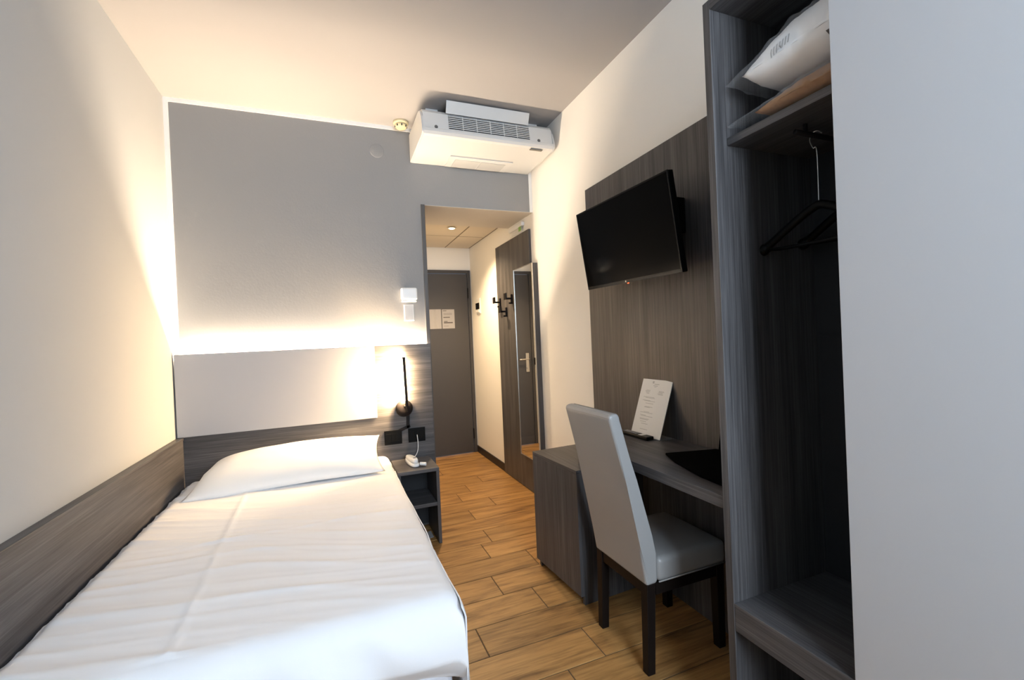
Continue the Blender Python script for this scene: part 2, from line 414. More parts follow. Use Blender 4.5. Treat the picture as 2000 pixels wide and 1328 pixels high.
notice(2.046, 2.190, 1.441, 1.658, 'flat printed notice, right of two sheets on the entrance door', False)

# recessed downlight
dl = thing('downlight', 'small round recessed downlight glowing in the hall ceiling', 'light', (1.962, .845, HZ-.02))
lathe('trim_ring', white_pl, (1.962, .845, HZ-.007), (0, 0, -1), [(.028, 0), (.042, 0), (.042, .004), (.034, .009), (.028, .006)], dl)
lathe('lens', down_em, (1.962, .845, HZ-.008), (0, 0, -1), [(.027, 0), (.027, .006), (.018, .010), (.001, .011)], dl)
sl = bpy.data.lights.new('downlight_lamp', 'SPOT'); sl.energy = SPOT_POWER; sl.color = (1.0, .72, .42); sl.spot_size = R(128); sl.spot_blend = .85; sl.shadow_soft_size = .03
so = bpy.data.objects.new('downlight_lamp', sl); COL.objects.link(so); so.parent = dl; so.location = (0, 0, -.015)

# coat panel
XP = W-.019
rk = thing('coat_rack', 'tall dark wood-grain coat rack panel with three black hooks in hall', 'coat rack', (W, .45, 0))
box('backboard', wood_z, XP, W-.0005, .0545, .846, .004, 2.178, rk, .0015)
def hook(y, z, label):
    t = box('coat_hook', black_metal, XP-.012, XP-.0003, y-.012, y+.012, z-.066, z+.020, rk, .002, label=label)
    box('arm', black_metal, XP-.060, XP-.0122, y-.009, y+.009, z-.026, z-.010, t, .002)
    box('front_plate', black_metal, XP-.072, XP-.0602, y-.026, y+.026, z-.028, z+.030, t, .002)
    box('lower_prong', black_metal, XP-.034, XP-.0122, y-.008, y+.008, z-.066, z-.052, t, .002)
hook(.760, 1.664, 'black square hook farthest from the mirror')
hook(.610, 1.566, 'lowest black square hook')
hook(.465, 1.672, 'black square hook nearest the mirror')

# mirror in a boxed frame
mr = thing('mirror', 'tall narrow mirror in dark frame overlapping the coat panel', 'mirror', (W-.02, .14, .30))
my0, my1, mz0, mz1, mx = -.05, .335, .302, 1.886, 2.352
box('back_board', wood_z, mx+.0102, XP-.0008, .058, my1, mz0, mz1, mr)
box('edge_board', wood_z, mx+.0102, W-.0008, my0, .0535, mz0, mz1, mr, .001)
box('mirror_glass', mirror_m, mx+.004, mx+.0095, my0+.0032, my1-.0032, mz0+.0032, mz1-.0032, mr)
bm = bmesh.new()
b_box(bm, mx, mx+.010, my0, my0+.003, mz0, mz1); b_box(bm, mx, mx+.010, my1-.003, my1, mz0, mz1)
b_box(bm, mx, mx+.010, my0+.003, my1-.003, mz0, mz0+.003); b_box(bm, mx, mx+.010, my0+.003, my1-.003, mz1-.003, mz1)
finish(bm, 'frame', chrome, mr)

# emergency sign light above panel
ex = thing('emergency_light', 'small clear emergency light with green film above coat panel', 'sign', (W, .33, 2.19))
box('housing', white_pl, W-.028, W-.0003, .17, .47, 2.235, 2.268, ex, .006)
box('sign_plate', acrylic, W-.02, W-.016, .185, .455, 2.188, 2.236, ex, .001)
box('green_film', green, W-.0215, W-.0203, .20, .25, 2.198, 2.236, ex)
# card switch box on right hall wall
cs = thing('card_switch', 'white wall plate with a black window beside the entrance door', 'switch', (W, 1.49, 1.58))
box('plate', white_pl, W-.012, W-.0003, 1.425, 1.565, 1.585, 1.755, cs, .004)
box('window', black, W-.020, W-.0122, 1.445, 1.560, 1.635, 1.705, cs, .003)
box('pocket', white_pl, W-.022, W-.0122, 1.445, 1.545, 1.60, 1.630, cs, .003)
# black switch on hall left wall (seen in the mirror)
hs = thing('hall_switch', 'small black switch plate on the left hall wall', 'switch', (OX, 1.70, 1.0))
box('plate', black, OX+.0003, OX+.010, 1.66, 1.745, .965, 1.05, hs, .003)
box('rocker', black, OX+.0102, OX+.014, 1.675, 1.73, .98, 1.035, hs, .002)

# ================================================================== BACK WALL THINGS
th = thing('wall_sensor', 'white rounded box on the grey wall above the blank plate', 'sensor', (1.40, 0, 1.60))
box('housing', white_pl, 1.343, 1.456, -.042, -.0003, 1.604, 1.690, th, .012, 4, smooth=False)
box('base', white_pl, 1.347, 1.450, -.030, -.0003, 1.590, 1.604, th, .004)
bp_ = thing('switch_plate', 'white rectangular blank plate on grey wall below the sensor', 'switch', (1.396, 0, 1.455))
box('plate', white_pl, 1.361, 1.431, -.008, -.0003, 1.456, 1.573, bp_, .003)
box('insert', plain('plate_insert_grey', (.55, .55, .55, 1), .5), 1.366, 1.427, -.0105, -.0083, 1.461, 1.568, bp_, .0015)
tag(lathe('cover_disc', wall_grey, (1.225, -.0003, 2.652), (0, -1, 0), [(.048, 0), (.048, .0012), (.046, .0018)]), 'faint round grey cover on the grey wall left of air conditioner', 'cover')
# smoke detector
sd = thing('smoke_detector', 'cream round smoke detector on the ceiling by the grey wall', 'smoke detector', (1.385, -.085, H-.05))
lathe('base', cream_pl, (1.385, -.085, H-.0003), (0, 0, -1), [(.052, 0), (.052, .014), (.046, .018)], sd)
lathe('head', cream_pl, (1.385, -.085, H-.0185), (0, 0, -1), [(.040, 0), (.042, .012), (.036, .024), (.018, .030), (.001, .031)], sd)
bm = bmesh.new()
for k in range(8):
    a = k*math.pi/4
    b_box(bm, .030, .0425, -.004, .004, H-.040, H-.026, .001, 1, Matrix.Translation((1.385, -.085, 0)) @ Matrix.Rotation(a, 4, 'Z'))
finish(bm, 'vent', dark_and_shade, sd)['kind'] = 'stuff'

# air conditioner
ax0, ax1 = 1.452, 2.378
ac = thing('air_conditioner', 'white ceiling fan coil unit above the hall opening', 'air conditioner', ((ax0+ax1)/2, 0, 2.59))
FY = -.468
prof = [(-.002, 2.592), (-.440, 2.600), (-.462, 2.606), (FY-.004, 2.622), (FY-.002, 2.640), (FY+.010, 2.648), (FY+.028, 2.752), (FY+.050, 2.775), (-.38, 2.785), (-.002, 2.785)]
bm = bmesh.new(); b_prism(bm, prof, 'x', ax0+.012, ax1-.012); finish(bm, 'casing', white_ac, ac)
def ac_end(xa, xb):
    pr = [(-.002, 2.590), (-.445, 2.598), (-.470, 2.612), (FY-.006, 2.630), (FY+.004, 2.655), (FY+.016, 2.715), (FY+.05, 2.765), (FY+.10, 2.788), (-.002, 2.790)]
    bm = bmesh.new(); b_prism(bm, pr, 'x', xa, xb)
    bmesh.ops.bevel(bm, geom=bm.edges[:], offset=.004, segments=2, affect='EDGES'); return finish(bm, 'end_cap', white_ac, ac)
ac_end(ax0, ax0+.0118); ac_end(ax1-.0118, ax1)
# front face is the line from (FY+.010,2.648) to (FY+.028,2.752)
def fy(z): return FY+.010+(z-2.648)/(2.752-2.648)*.018
gx0, gx1 = 1.628, 2.194
bm = bmesh.new(); b_prism(bm, [(fy(2.655)-.0012, 2.655), (fy(2.748)-.0012, 2.748), (fy(2.748)-.0006, 2.748), (fy(2.655)-.0006, 2.655)], 'x', gx0, gx1); finish(bm, 'grille_shade_sheet', dark_and_shade, ac)  # flat sheet on the solid casing; its colour paints the shade behind the slats
for k in range(7):
    z = 2.6610+k*.0128
    bm = bmesh.new(); b_prism(bm, [(fy(z)-.0045, z), (fy(z)-.0014, z), (fy(z)-.0014, z+.0052), (fy(z)-.0045, z+.0052)], 'x', gx0, gx1); finish(bm, 'slat', white_ac, ac)
for k in range(1, 6):
    x = gx0+(gx1-gx0)*k/6
    bm = bmesh.new(); b_prism(bm, [(fy(2.655)-.0060, 2.655), (fy(2.655)-.0046, 2.655), (fy(2.748)-.0046, 2.748), (fy(2.748)-.0060, 2.748)], 'x', x-.0025, x+.0025); finish(bm, 'rib', white_ac, ac)
bm = bmesh.new(); b_prism(bm, [(FY+.014, 2.753), (FY-.016, 2.822), (FY-.012, 2.8235), (FY+.020, 2.757)], 'x', 1.612, 2.186); finish(bm, 'deflector', white_ac, ac)
for x in (1.545, 2.262): lathe('screw_cap', plain('screw_grey%d' % int(x*10), (.10, .10, .10, 1), .5), (x, fy(2.657)-.0005, 2.657), (0, -1, .17), [(.011, 0), (.011, .002), (.008, .003)], ac)
box('label_strip', plain('label_grey', (.16, .15, .13, 1), .5), 2.20, 2.29, -.452, -.430, 2.5945, 2.5985, ac)
# outlet louvre in the underside
lz = 2.590
box('louvre_panel', white_ac, 1.70, 2.17, -.20, -.012, lz-.004, lz+.004, ac, .002)
lg = plain('louvre_grey', (.50, .50, .50, 1), .6)
box('louvre_flap', lg, 1.745, 1.93, -.16, -.02, lz-.007, lz-.0042, ac, .001)
box('louvre_flap', lg, 1.937, 2.125, -.16, -.02, lz-.007, lz-.0042, ac, .001)
for x in (ax0+.10, ax1-.10): box('ceiling_bracket', white_ac, x-.04, x+.04, -.32, -.06, 2.790, H-.0005, ac)

# ================================================================== HEADBOARD AND BED
hx = 1.528
hb = thing('headboard', 'dark wood-grain headboard with grey padded panel and glowing top edge', 'headboard', (.77, -.03, 0))
box('wood_panel', wood_x, .008, hx, -.048, -.030, .004, 1.290, hb, .001)
box('padded_panel', felt_grey, .008, 1.143, -.060, -.0482, .798, 1.290, hb, .004, 3)
box('added_led_block', wood_x, hx-.016, hx, -.0298, -.0005, .004, 1.262, hb)  # unseen strip, added to keep LED light out of the hall
box('led_channel', black, .03, hx-.02, -.026, -.003, 1.258, 1.266, hb)
box('led_strip', led_em, .03, hx-.02, -.017, -.008, 1.2662, 1.268, hb)
sp = thing('bed_side_panel', 'long dark wood-grain panel along the left wall beside bed', 'wall panel', (.02, -1.1, 0))
box('board', wood_y, .0005, .034, -2.30, -.0485, .004, .780, sp, .001)
box('top_rail', wood_y, .0005, .038, -2.30, -.0485, .7802, .796, sp, .0015)

bed = thing('bed', 'single bed with pale base under the white sheet', 'bed', (.62, -1.0, 0))
BX0, BX1, BY0, BY1 = .050, 1.196, -1.905, -.062
box('base', base_w, BX0+.01, BX1-.012, BY0+.03, BY1-.01, .06, .30, bed, .03, 4)
for x in (.12, 1.09):
    for y in (-.2, -1.75): cyl('leg', black_metal, (x, y, 0), (x, y, .061), .022, .026, bed, 16)
box('mattress', base_w, BX0+.008, BX1-.008, BY0+.012, BY1-.008, .301, .505, bed, .05, 4)

def wrinkle(x, y):
    """height of the folds in the sheet"""
    n = mnoise.noise
    a = .0
    dx = .30; # diagonal slope of the folds
    t = y+dx*x+.05*n((x*2.1, y*2.1, 3.7))
    amp = .45+.5*n((x*1.6+5, y*1.6, 1.2))+.8*max(0, 1-x/.8)
    amp = max(.12, amp)
    for f, q, ph in ((17, 1.0, .3), (31, .55, 1.9), (53, .25, .7)):
        w = math.sin(t*f+3.0*n((x*1.3+ph, y*2.4, ph*3))+ph)
        a += q*(1-abs(w))**2
    h = .0066*amp*a
    # the pressed-in fold lines of the laundered sheet
    h += .0048*math.exp(-((x-.40+.03*y)/.010)**2)
    h += .0042*math.exp(-((y+1.13-.02*x)/.010)**2)*(1 if .3 < x < .95 else .3)
    h += .004*n((x*3, y*3, 9))
    return h
SZ = .532
def sheet_mesh():
    r = .050; wx = BX1-BX0+.02; ly = BY1-BY0+.02; drop = .30; dropf = .25
    x_start, y_start = BX0-.006, BY1+.004
    Ls, Lt = wx-r+r*math.pi/2+drop, ly-r+r*math.pi/2+dropf
    def prof(s, L, r):
        if s < L-r: return s, 0.0, 0
        a = (s-(L-r))/r
        if a < math.pi/2: return L-r+r*math.sin(a), r*(1-math.cos(a)), 1
        return L, r+(s-(L-r)-r*math.pi/2), 2
    nu, nv = 150, 230
    bm = bmesh.new()
    def Fs(u, v):
        s, t = u*Ls, v*Lt
        px, dz1, k1 = prof(s, wx, r); py, dz2, k2 = prof(t, ly, r)
        x, y = x_start+px, y_start-py
        z = SZ-dz1-dz2
        edge_l = .03*math.exp(-((x-x_start)/.025)**2)
        h = wrinkle(x, y)
        if k1 == 0 and k2 == 0: z += h-edge_l
        else:
            if k1 >= 1: x += h*.8*min(1, dz1/r)-.02*max(0, dz1-r)
            if k2 >= 1:
                bul = .035*math.sin(min(1, max(0, dz2)/(.25))*math.pi)
                fold = .010*mnoise.noise((x*9+z*5, z*6, 2.0))+.007*math.sin(x*26+z*30+3*mnoise.noise((x*3, z*3, 5)))*min(1, dz2/.1)
                y -= bul+fold-.05*max(0, dz2-.17)/.1
            z += h*.3
        z = max(z, .262+.01*mnoise.noise((x*7, y*7, 0)))
        return Vector((x, y, z))
    b_grid(bm, Fs, nu, nv)
    return bm
sh = thing('bed_sheet', 'creased white sheet stretched over the bed', 'bed sheet', (.62, -1.0, .26))
finish(sheet_mesh(), 'sheet_cover', sheet_w, sh, True)
bm = bmesh.new()
def Fd(u, v):
    y = -.40-(1.555)*u; z = .515-.40*v
    x = BX1+.020+.008*mnoise.noise((y*4, z*3, 1))+.006*math.sin(y*9)*v-.012*max(0, 1-v*12)
    if u > .97: x -= (u-.97)*.25
    return Vector((x, y, z+.008*mnoise.noise((y*5, 0, 3))))
b_grid(bm, Fd, 90, 24); bm.normal_update(); bmesh.ops.solidify(bm, geom=bm.faces[:], thickness=.004)
finish(bm, 'side_drop', sheet_w, sh, True)

# pillow
pw = thing('pillow', 'white pillow propped against the headboard on the bed', 'pillow', (.66, -.25, .54))
bm = bmesh.new()
def pil(sgn):
    def Fp(u, v):
        a, b = u*2-1, v*2-1
        th = (max(0, 1-abs(a)**3.2))**.62*(max(0, 1-abs(b)**2.6))**.60
        pinch = 1-.05*(1-abs(b)**2)*abs(a)**6
        x = .495*a*(1+.015*(b*b))*pinch-.018*max(0, -a)**3*max(0, -b); y = .208*b*(1+.02*(a*a))
        z = sgn*(.074 if sgn > 0 else .052)*th
        z += .004*mnoise.noise((a*4, b*3, sgn))*th
        x += .055*max(0, -a)**5*max(0, b); z -= .045*max(0, -a)**3*max(0, b)
        z += .020*(a*.5) + .012*math.exp(-((a-.2)/.5)**2)
        # sag where it lies on the sheet
        return Vector((x, y, z))
    return Fp
V1 = b_grid(bm, pil(1), 56, 34); V2 = b_grid(bm, pil(-1), 56, 34)
bmesh.ops.remove_doubles(bm, verts=bm.verts[:], dist=.0006)
M = Matrix.Translation((.640, -.283, .608)) @ Matrix.Rotation(R(-1.2), 4, 'Z') @ Matrix.Rotation(R(19), 4, 'X')
for v in bm.verts: v.co = M @ v.co
finish(bm, 'cushion', pillow_w, pw, True)
# ================================================================== NIGHTSTAND AND WHAT IS ON IT
ns = thing('nightstand', 'small dark open nightstand between bed and hall', 'nightstand', (1.35, -.215, 0))
nx0, nx1, ny0, ny1, nz = 1.222, 1.483, -.380, -.050, .491
box('top', wood_x, nx0, nx1, ny0, ny1, nz-.022, nz, ns, .001)
box('side_panel', wood_z, nx1-.020, nx1, ny0, ny1, .002, nz-.0223, ns, .001)
box('side_panel', wood_z, nx0, nx0+.018, ny0, ny1, .002, nz-.0223, ns, .001)
box('shelf', wood_x, nx0+.0182, nx1-.0202, ny0+.004, ny1-.0085, .246, .268, ns, .001)
box('back_panel', dark_and_shade, nx0+.0182, nx1-.0202, ny1-.008, ny1-.0005, .02, nz-.0223, ns)  # added near-black sheet; the shade inside is put into its colour
tr = tag(prism('folded_leaflet', paper_dull, [(1.345, .0025), (1.345, .0045), (1.40, .012), (1.445, .018), (1.446, .016), (1.40, .009)], 'y', -.30, -.20), 'thin pale leaflet lying on the floor inside nightstand', 'leaflet')

ph = thing('telephone', 'small white corded telephone on the nightstand', 'telephone', (1.345, -.22, nz))
PM = Matrix.Translation((1.338, -.215, nz)) @ Matrix.Rotation(R(9), 4, 'Z')
def oval_body(w0, w1, l, h0, h1, ht, nm, mat, off=(0, 0, 0)):
    bm = bmesh.new(); rings = []
    for z, sc in ((0, .90), (.25, 1), (.7, .97), (.92, .85), (1, .62)):
        ring = []
        for k in range(36):
            a = 2*math.pi*k/36; cx, cy = math.cos(a), math.sin(a)
            sx = math.copysign(abs(cx)**.7, cx); sy = math.copysign(abs(cy)**.7, cy)
            yy = sy*l/2*sc; w = (w0+(w1-w0)*(sy+1)/2)/2*sc
            hh = h0+(h1-h0)*(sy+1)/2
            ring.append(bm.verts.new(PM @ Vector((off[0]+sx*w, off[1]+yy, off[2]+z*hh))))
        rings.append(ring)
    for a, b in zip(rings, rings[1:]):
        for k in range(36): bm.faces.new((a[k], a[(k+1) % 36], b[(k+1) % 36], b[k]))
    bm.faces.new(rings[0][::-1]); bm.faces.new(rings[-1])
    return finish(bm, nm, mat, ph, True)
oval_body(.062, .056, .200, .022, .034, 0, 'cradle', white_pl, (0, 0, .0006))
oval_body(.050, .046, .185, .030, .026, 0, 'handset', white_pl, (0, .004, .0235))
box('hook_button', plain('phone_grey', (.2, .2, .2, 1), .5), -.008, .008, -.062, -.050, .052, .056, ph, .001, 1, PM)
pts = []
for k in range(90):
    t = k/89; c = Vector((.030+.026*t, -.080-.034*t, .016)); a = k*.9
    pts.append(PM @ (c+Vector((.010*math.cos(a)*.6, .010*math.cos(a)*.7, .010*math.sin(a)))))
tube('coil_cord', white_pl, pts, .0028, ph, 6)
tube('line_cord', white_pl, spline([(1.405, -.064, .652), (1.407, -.075, .60), (1.402, -.085, .55), (1.385, -.10, .520), (1.362, -.12, .510)], 8), .0024, ph, 8)

# wall sockets
def socket(x0, x1, z0, z1, label):
    t = thing('wall_socket', label, 'socket', ((x0+x1)/2, -.048, z0), group='black sockets over the nightstand')
    box('plate', black, x0, x1, -.057, -.0483, z0, z1, t, .003)
    w = (x1-x0-.02)/3
    for k in range(3): box('module', black, x0+.01+k*w+.001, x0+.01+(k+1)*w-.001, -.0595, -.0572, z0+.022, z1-.022, t, .001)
socket(1.184, 1.302, .602, .700, 'black socket plate nearer the bed, left under the wall lamp')
socket(1.346, 1.464, .602, .700, 'black socket plate with the telephone cord plugged in')
# wall lamp
lp = thing('wall_lamp', 'black swivel bar reading lamp glowing on the headboard', 'wall lamp', (1.33, -.048, .84))
lathe('base', black_metal, (1.325, -.0483, .846), (0, -1, 0), [(.058, 0), (.058, .020), (.054, .026), (.02, .027)], lp)
lathe('joint', black_metal, (1.345, -.0755, .850), (0, -1, 0), [(.016, 0), (.016, .030), (.013, .034)], lp)
LB = Matrix.Translation((1.338, -.108, .828)) @ Matrix.Rotation(R(-1.4), 4, 'Y') @ Matrix.Rotation(R(52), 4, 'Z')
box('bar', black_metal, -.009, .009, -.008, .008, 0, .375, lp, .002, 2, LB)
# the lit face looks towards the wall and the bed
bm = bmesh.new(); b_box(bm, -.0065, .0065, .0082, .0096, .075, .368, 0, 1, LB); finish(bm, 'light_strip', lamp_em, lp)
box('switch', chrome, 1.322, 1.336, -.082, -.0755, .862, .867, lp, .001)
bm = bmesh.new()
b_box(bm, -.011, .011, -.0555, -.0483, .0, .105, .003, 2, Matrix.Translation((1.345, 0, .702)) @ Matrix.Rotation(R(3), 4, 'Y'))
b_box(bm, -.011, .011, -.0555, -.0483, -.01, .075, .003, 2, Matrix.Translation((1.352, 0, .716)) @ Matrix.Rotation(R(-110), 4, 'Y'))
finish(bm, 'cable_cover', black_metal, lp)

# ================================================================== DESK SIDE
ZD = .785; DXF = 1.978
tvp = tag(box('tv_wall_panel', wood_z, W-.019, W-.0005, -2.204, -.821, .004, 2.2065, None, .0015), 'wide dark wood-grain panel behind television and desk', 'wall panel')
dk = thing('desk', 'narrow dark wood-grain wall desk under the television', 'desk', (2.18, -1.75, 0))
box('top', wood_y, DXF, W-.0195, -2.204, -1.290, ZD-.039, ZD, dk, .0015)
box('support_board', wood_z, DXF+.012, W-.020, -1.312, -1.291, .654, ZD-.0393, dk, .001)
box('wall_batten', wood_y, W-.045, W-.0195, -2.200, -1.33, ZD-.10, ZD-.0393, dk)

# minibar cabinet, standing slightly askew
cb = thing('minibar_cabinet', 'low dark wood-grain cabinet at the far end of desk', 'cabinet', (2.16, -1.14, 0))
CA = math.atan2(1.9335-1.9082, .4498)
CM = Matrix.Translation((1.9335, -1.3644, 0)) @ Matrix.Rotation(CA, 4, 'Z')
CL = .4505; CD = .405; CT = .6528
def cbox(nm, mat, a, b, c, d, e, f, bev=.001): return box(nm, mat, a, b, c, d, e, f, cb, bev, 2, CM)
cbox('top', wood_y, .0, CD, .0, CL, CT-.020, CT)
cbox('door', wood_z, .0, .019, .0, CL, .045, CT-.0204)
cbox('side_panel', wood_z, .0194, CD, .0, .018, .002, CT-.0204)
cbox('side_panel', wood_z, .0194, CD, CL-.018, CL, .002, CT-.0204)
cbox('back_panel', wood_z, CD-.012, CD-.001, .0184, CL-.0184, .06, CT-.0204)
cbox('bottom_board', wood_y, .0194, CD-.0124, .0184, CL-.0184, .06, .078)
cbox('plinth', dark_and_shade, .04, .055, .0184, CL-.0184, .001, .0598)

# television
TC = Vector((2.211, -1.420, 1.761)); TT = .15; TW, TH = .735, .425
u_ = Vector((0, 1, 0)); n_ = Vector((-1, 0, 0)); k_ = Vector((0, 0, 1))
up_ = k_*math.cos(TT)+n_*math.sin(TT); no_ = n_*math.cos(TT)-k_*math.sin(TT)
TM = Matrix((-u_, up_, no_)).transposed().to_4x4(); TM.translation = TC      # local x: towards the camera end, y: up, z: out of the screen
TM = TM @ Matrix.Rotation(R(-.8), 4, 'Z')
tv = thing('television', 'black flat television tilted on the dark wall panel', 'television', (2.25, -1.42, 1.55))
screen_m = plain('tv_screen_glass', (.001, .001, .001, 1), .10, spec=.06)
box('body', black, -TW/2, TW/2, -TH/2, TH/2, -.030, -.002, tv, .004, 2, TM)
box('screen', screen_m, -TW/2+.008, TW/2-.008, -TH/2+.016, TH/2-.008, -.0018, .0005, tv, .0005, 1, TM)
bm = bmesh.new()
for a in ((-TW/2, -TW/2+.0075, -TH/2, TH/2), (TW/2-.0075, TW/2, -TH/2, TH/2), (-TW/2+.0075, TW/2-.0075, TH/2-.0075, TH/2), (-TW/2+.0075, TW/2-.0075, -TH/2, -TH/2+.0155)):
    b_box(bm, a[0], a[1], a[2], a[3], -.0018, .002, .0006, 1, TM)
finish(bm, 'bezel', plain('tv_bezel_gloss', (.01, .01, .011, 1), .18, spec=.12), tv)
box('rear_cover', black, -.24, .26, -.17, .12, -.062, -.0305, tv, .012, 2, TM)
box('standby_light', red_led, -.012, -.004, -TH/2-.004, -TH/2-.001, -.006, -.002, tv, 0, 1, TM)
box('sensor', chrome, -.020, -.014, -TH/2+.004, -TH/2+.012, .0022, .003, tv, 0, 1, TM)
box('bracket_plate', black_metal, W-.030, W-.0195, -1.53, -1.31, 1.66, 1.86, tv, .002)
bm = bmesh.new(); b_box(bm, 2.262, W-.030, -1.44, -1.40, 1.74, 1.79, .003); finish(bm, 'bracket_arm', black_metal, tv)
box('connection_box', black, W-.075, W-.0195, -1.665, -1.585, 1.745, 1.905, tv, .004)

# things on the desk
info = thing('info_stand', 'white printed information sheet in a clear stand on desk', 'sign', (2.33, -1.43, ZD))
lean = math.atan2(.098, .275); SH = .292
IM = Matrix.Translation((2.287, -1.434, ZD+.002)) @ Matrix.Rotation(R(2.0), 4, 'Z') @ Matrix.Rotation(lean, 4, 'Y')
ACR = box('acrylic_back', acrylic, .0012, .0034, -.107, .107, 0, SH, info, 0, 1, IM)
box('sheet', paper, -.0006, .0008, -.105, .105, .003, SH-.001, info, 0, 1, IM)
box('acrylic_foot', acrylic, 2.289, 2.372, -1.540, -1.328, ZD+.0003, ZD+.0023, info)
bm = bmesh.new()
rnd = random.Random(3)
def pr(y0, y1, zc, h): b_box(bm, -.00075, -.00065, y0, y1, SH*zc-h/2, SH*zc+h/2, 0, 1, IM)
# far side of the sheet is +y (left in view)
pr(.018, .030, .945, .012); pr(-.020, .014, .915, .003); pr(-.012, .02, .885, .0025); pr(-.004, .012, .865, .002)
for zc, rows in ((.80, 3), (.755, 2)):
    for q in range(rows): pr(.03+rnd.random()*.01, .07-rnd.random()*.015, zc-q*.014, .002); pr(-.065+rnd.random()*.01, -.02-rnd.random()*.01, zc-q*.014, .002)
for zc in (.68, .665, .62, .61, .57, .51, .50, .42, .405, .36, .345, .30, .285, .25, .215, .12): pr(.035-rnd.random()*.06, .075-rnd.random()*.03, zc, .0022)
finish(bm, 'print', ink, info)['kind'] = 'stuff'

rc = thing('remote_control', 'black remote control lying in front of the information sheet', 'remote control', (2.275, -1.40, ZD))
RM = Matrix.Translation((2.262, -1.405, ZD)) @ Matrix.Rotation(R(2), 4, 'Z')
box('body', black, -.022, .022, -.10, .115, .0004, .018, rc, .005, 3, RM)
bm = bmesh.new()
for i in range(3):
    for j in range(7): b_box(bm, -.015+i*.011, -.007+i*.011, -.01+j*.015, .001+j*.015, .0182, .0198, .001, 1, RM)
finish(bm, 'buttons', plain('button_grey', (.30, .30, .31, 1), .5), rc)['kind'] = 'stuff'
box('label_patch', white_pl, -.016, .016, -.055, -.028, .0182, .0188, rc, 0, 1, RM)

pd = thing('desk_folder', 'black leather desk folder standing open beside the wardrobe', 'folder', (2.2, -1.9, ZD))
bm = bmesh.new(); b_prism(bm, [(2.150, -1.742), (2.372, -1.80), (2.372, -2.18), (2.04, -2.18), (2.055, -2.03), (2.102, -1.852)], 'z', ZD+.0005, ZD+.010)
bmesh.ops.bevel(bm, geom=bm.edges[:], offset=.002, segments=1, affect='EDGES'); finish(bm, 'base_leaf', black_soft, pd)
bm = bmesh.new(); b_prism(bm, [(-1.818, ZD+.0105), (-1.834, ZD+.11), (-1.85, ZD+.125), (-2.185, ZD+.125), (-2.185, ZD+.0105)], 'x', 2.364, 2.376); finish(bm, 'upright_leaf', black_soft, pd)

# chair
chr_ = thing('desk_chair', 'grey leatherette dining chair with dark legs pushed to the desk', 'chair', (2.1, -1.69, 0))
cy0, cy1 = -1.862, -1.507
def back_shape():
    bm = bmesh.new()
    # side profile in x,z of the back; rear line then front line
    prof = [(1.937, .343), (1.915, .50), (1.868, .74), (1.806, .990), (1.812, 1.004), (1.846, 1.007), (1.853, .994), (1.915, .75), (1.972, .53), (1.985, .46), (1.990, .36), (1.985, .345)]
    b_prism(bm, [(p[0], p[1]) for p in prof], 'y', cy0, cy1)
    # gentle taper towards the top
    for v in bm.verts:
        t = (v.co.z-.34)/.67; c = (cy0+cy1)/2; v.co.y = c+(v.co.y-c)*(1-.05*t)
    bmesh.ops.bevel(bm, geom=bm.edges[:], offset=.013, segments=4, affect='EDGES', profile=.55)
    return bm
finish(back_shape(), 'backrest', leather, chr_)
bm = bmesh.new()
vs = b_box(bm, 1.988, 2.335, cy0-.004, cy1+.004, .345, .440, .022, 4)
bmesh.ops.subdivide_edges(bm, edges=[e for e in bm.edges if e.calc_length() > .15], cuts=6, use_grid_fill=True)
for v in bm.verts:
    if v.co.z > .42:
        a = (v.co.x-2.16)/.17; b = (v.co.y-(cy0+cy1)/2)/.18
        v.co.z += .016*max(0, 1-a*a)*max(0, 1-b*b)
finish(bm, 'seat', leather, chr_, True)
bm = bmesh.new(); b_tube(bm, [(1.990, cy0-.003, .352), (2.33, cy0-.003, .352)], .003, 6); finish(bm, 'seat_piping', leather, chr_, True)
def leg(x0, x1, y0, y1, tx, ty, zt):
    bm = bmesh.new(); b_box(bm, x0, x1, y0, y1, 0.0005, zt)
    for v in bm.verts:
        if v.co.z < .1:
            v.co.x = (x0+x1)/2+tx+(v.co.x-(x0+x1)/2)*.85; v.co.y = (y0+y1)/2+ty+(v.co.y-(y0+y1)/2)*.85
    bmesh.ops.bevel(bm, geom=bm.edges[:], offset=.002, segments=1, affect='EDGES'); finish(bm, 'leg', leg_dark, chr_)
leg(1.940, 1.980, cy0+.003, cy0+.043, -.012, 0, .3445)
leg(1.940, 1.980, cy1-.043, cy1-.003, -.012, 0, .3445)
leg(2.285, 2.325, cy0+.003, cy0+.043, 0, 0, .3445)
leg(2.285, 2.325, cy1-.043, cy1-.003, 0, 0, .3445)
bm = bmesh.new()
b_box(bm, 1.982, 2.283, cy0+.006, cy0+.026, .300, .3445); b_box(bm, 1.982, 2.283, cy1-.026, cy1-.006, .300, .3445)
b_box(bm, 1.945, 1.965, cy0+.045, cy1-.045, .300, .3445); b_box(bm, 2.295, 2.315, cy0+.045, cy1-.045, .300, .3445)
finish(bm, 'apron', leg_dark, chr_)

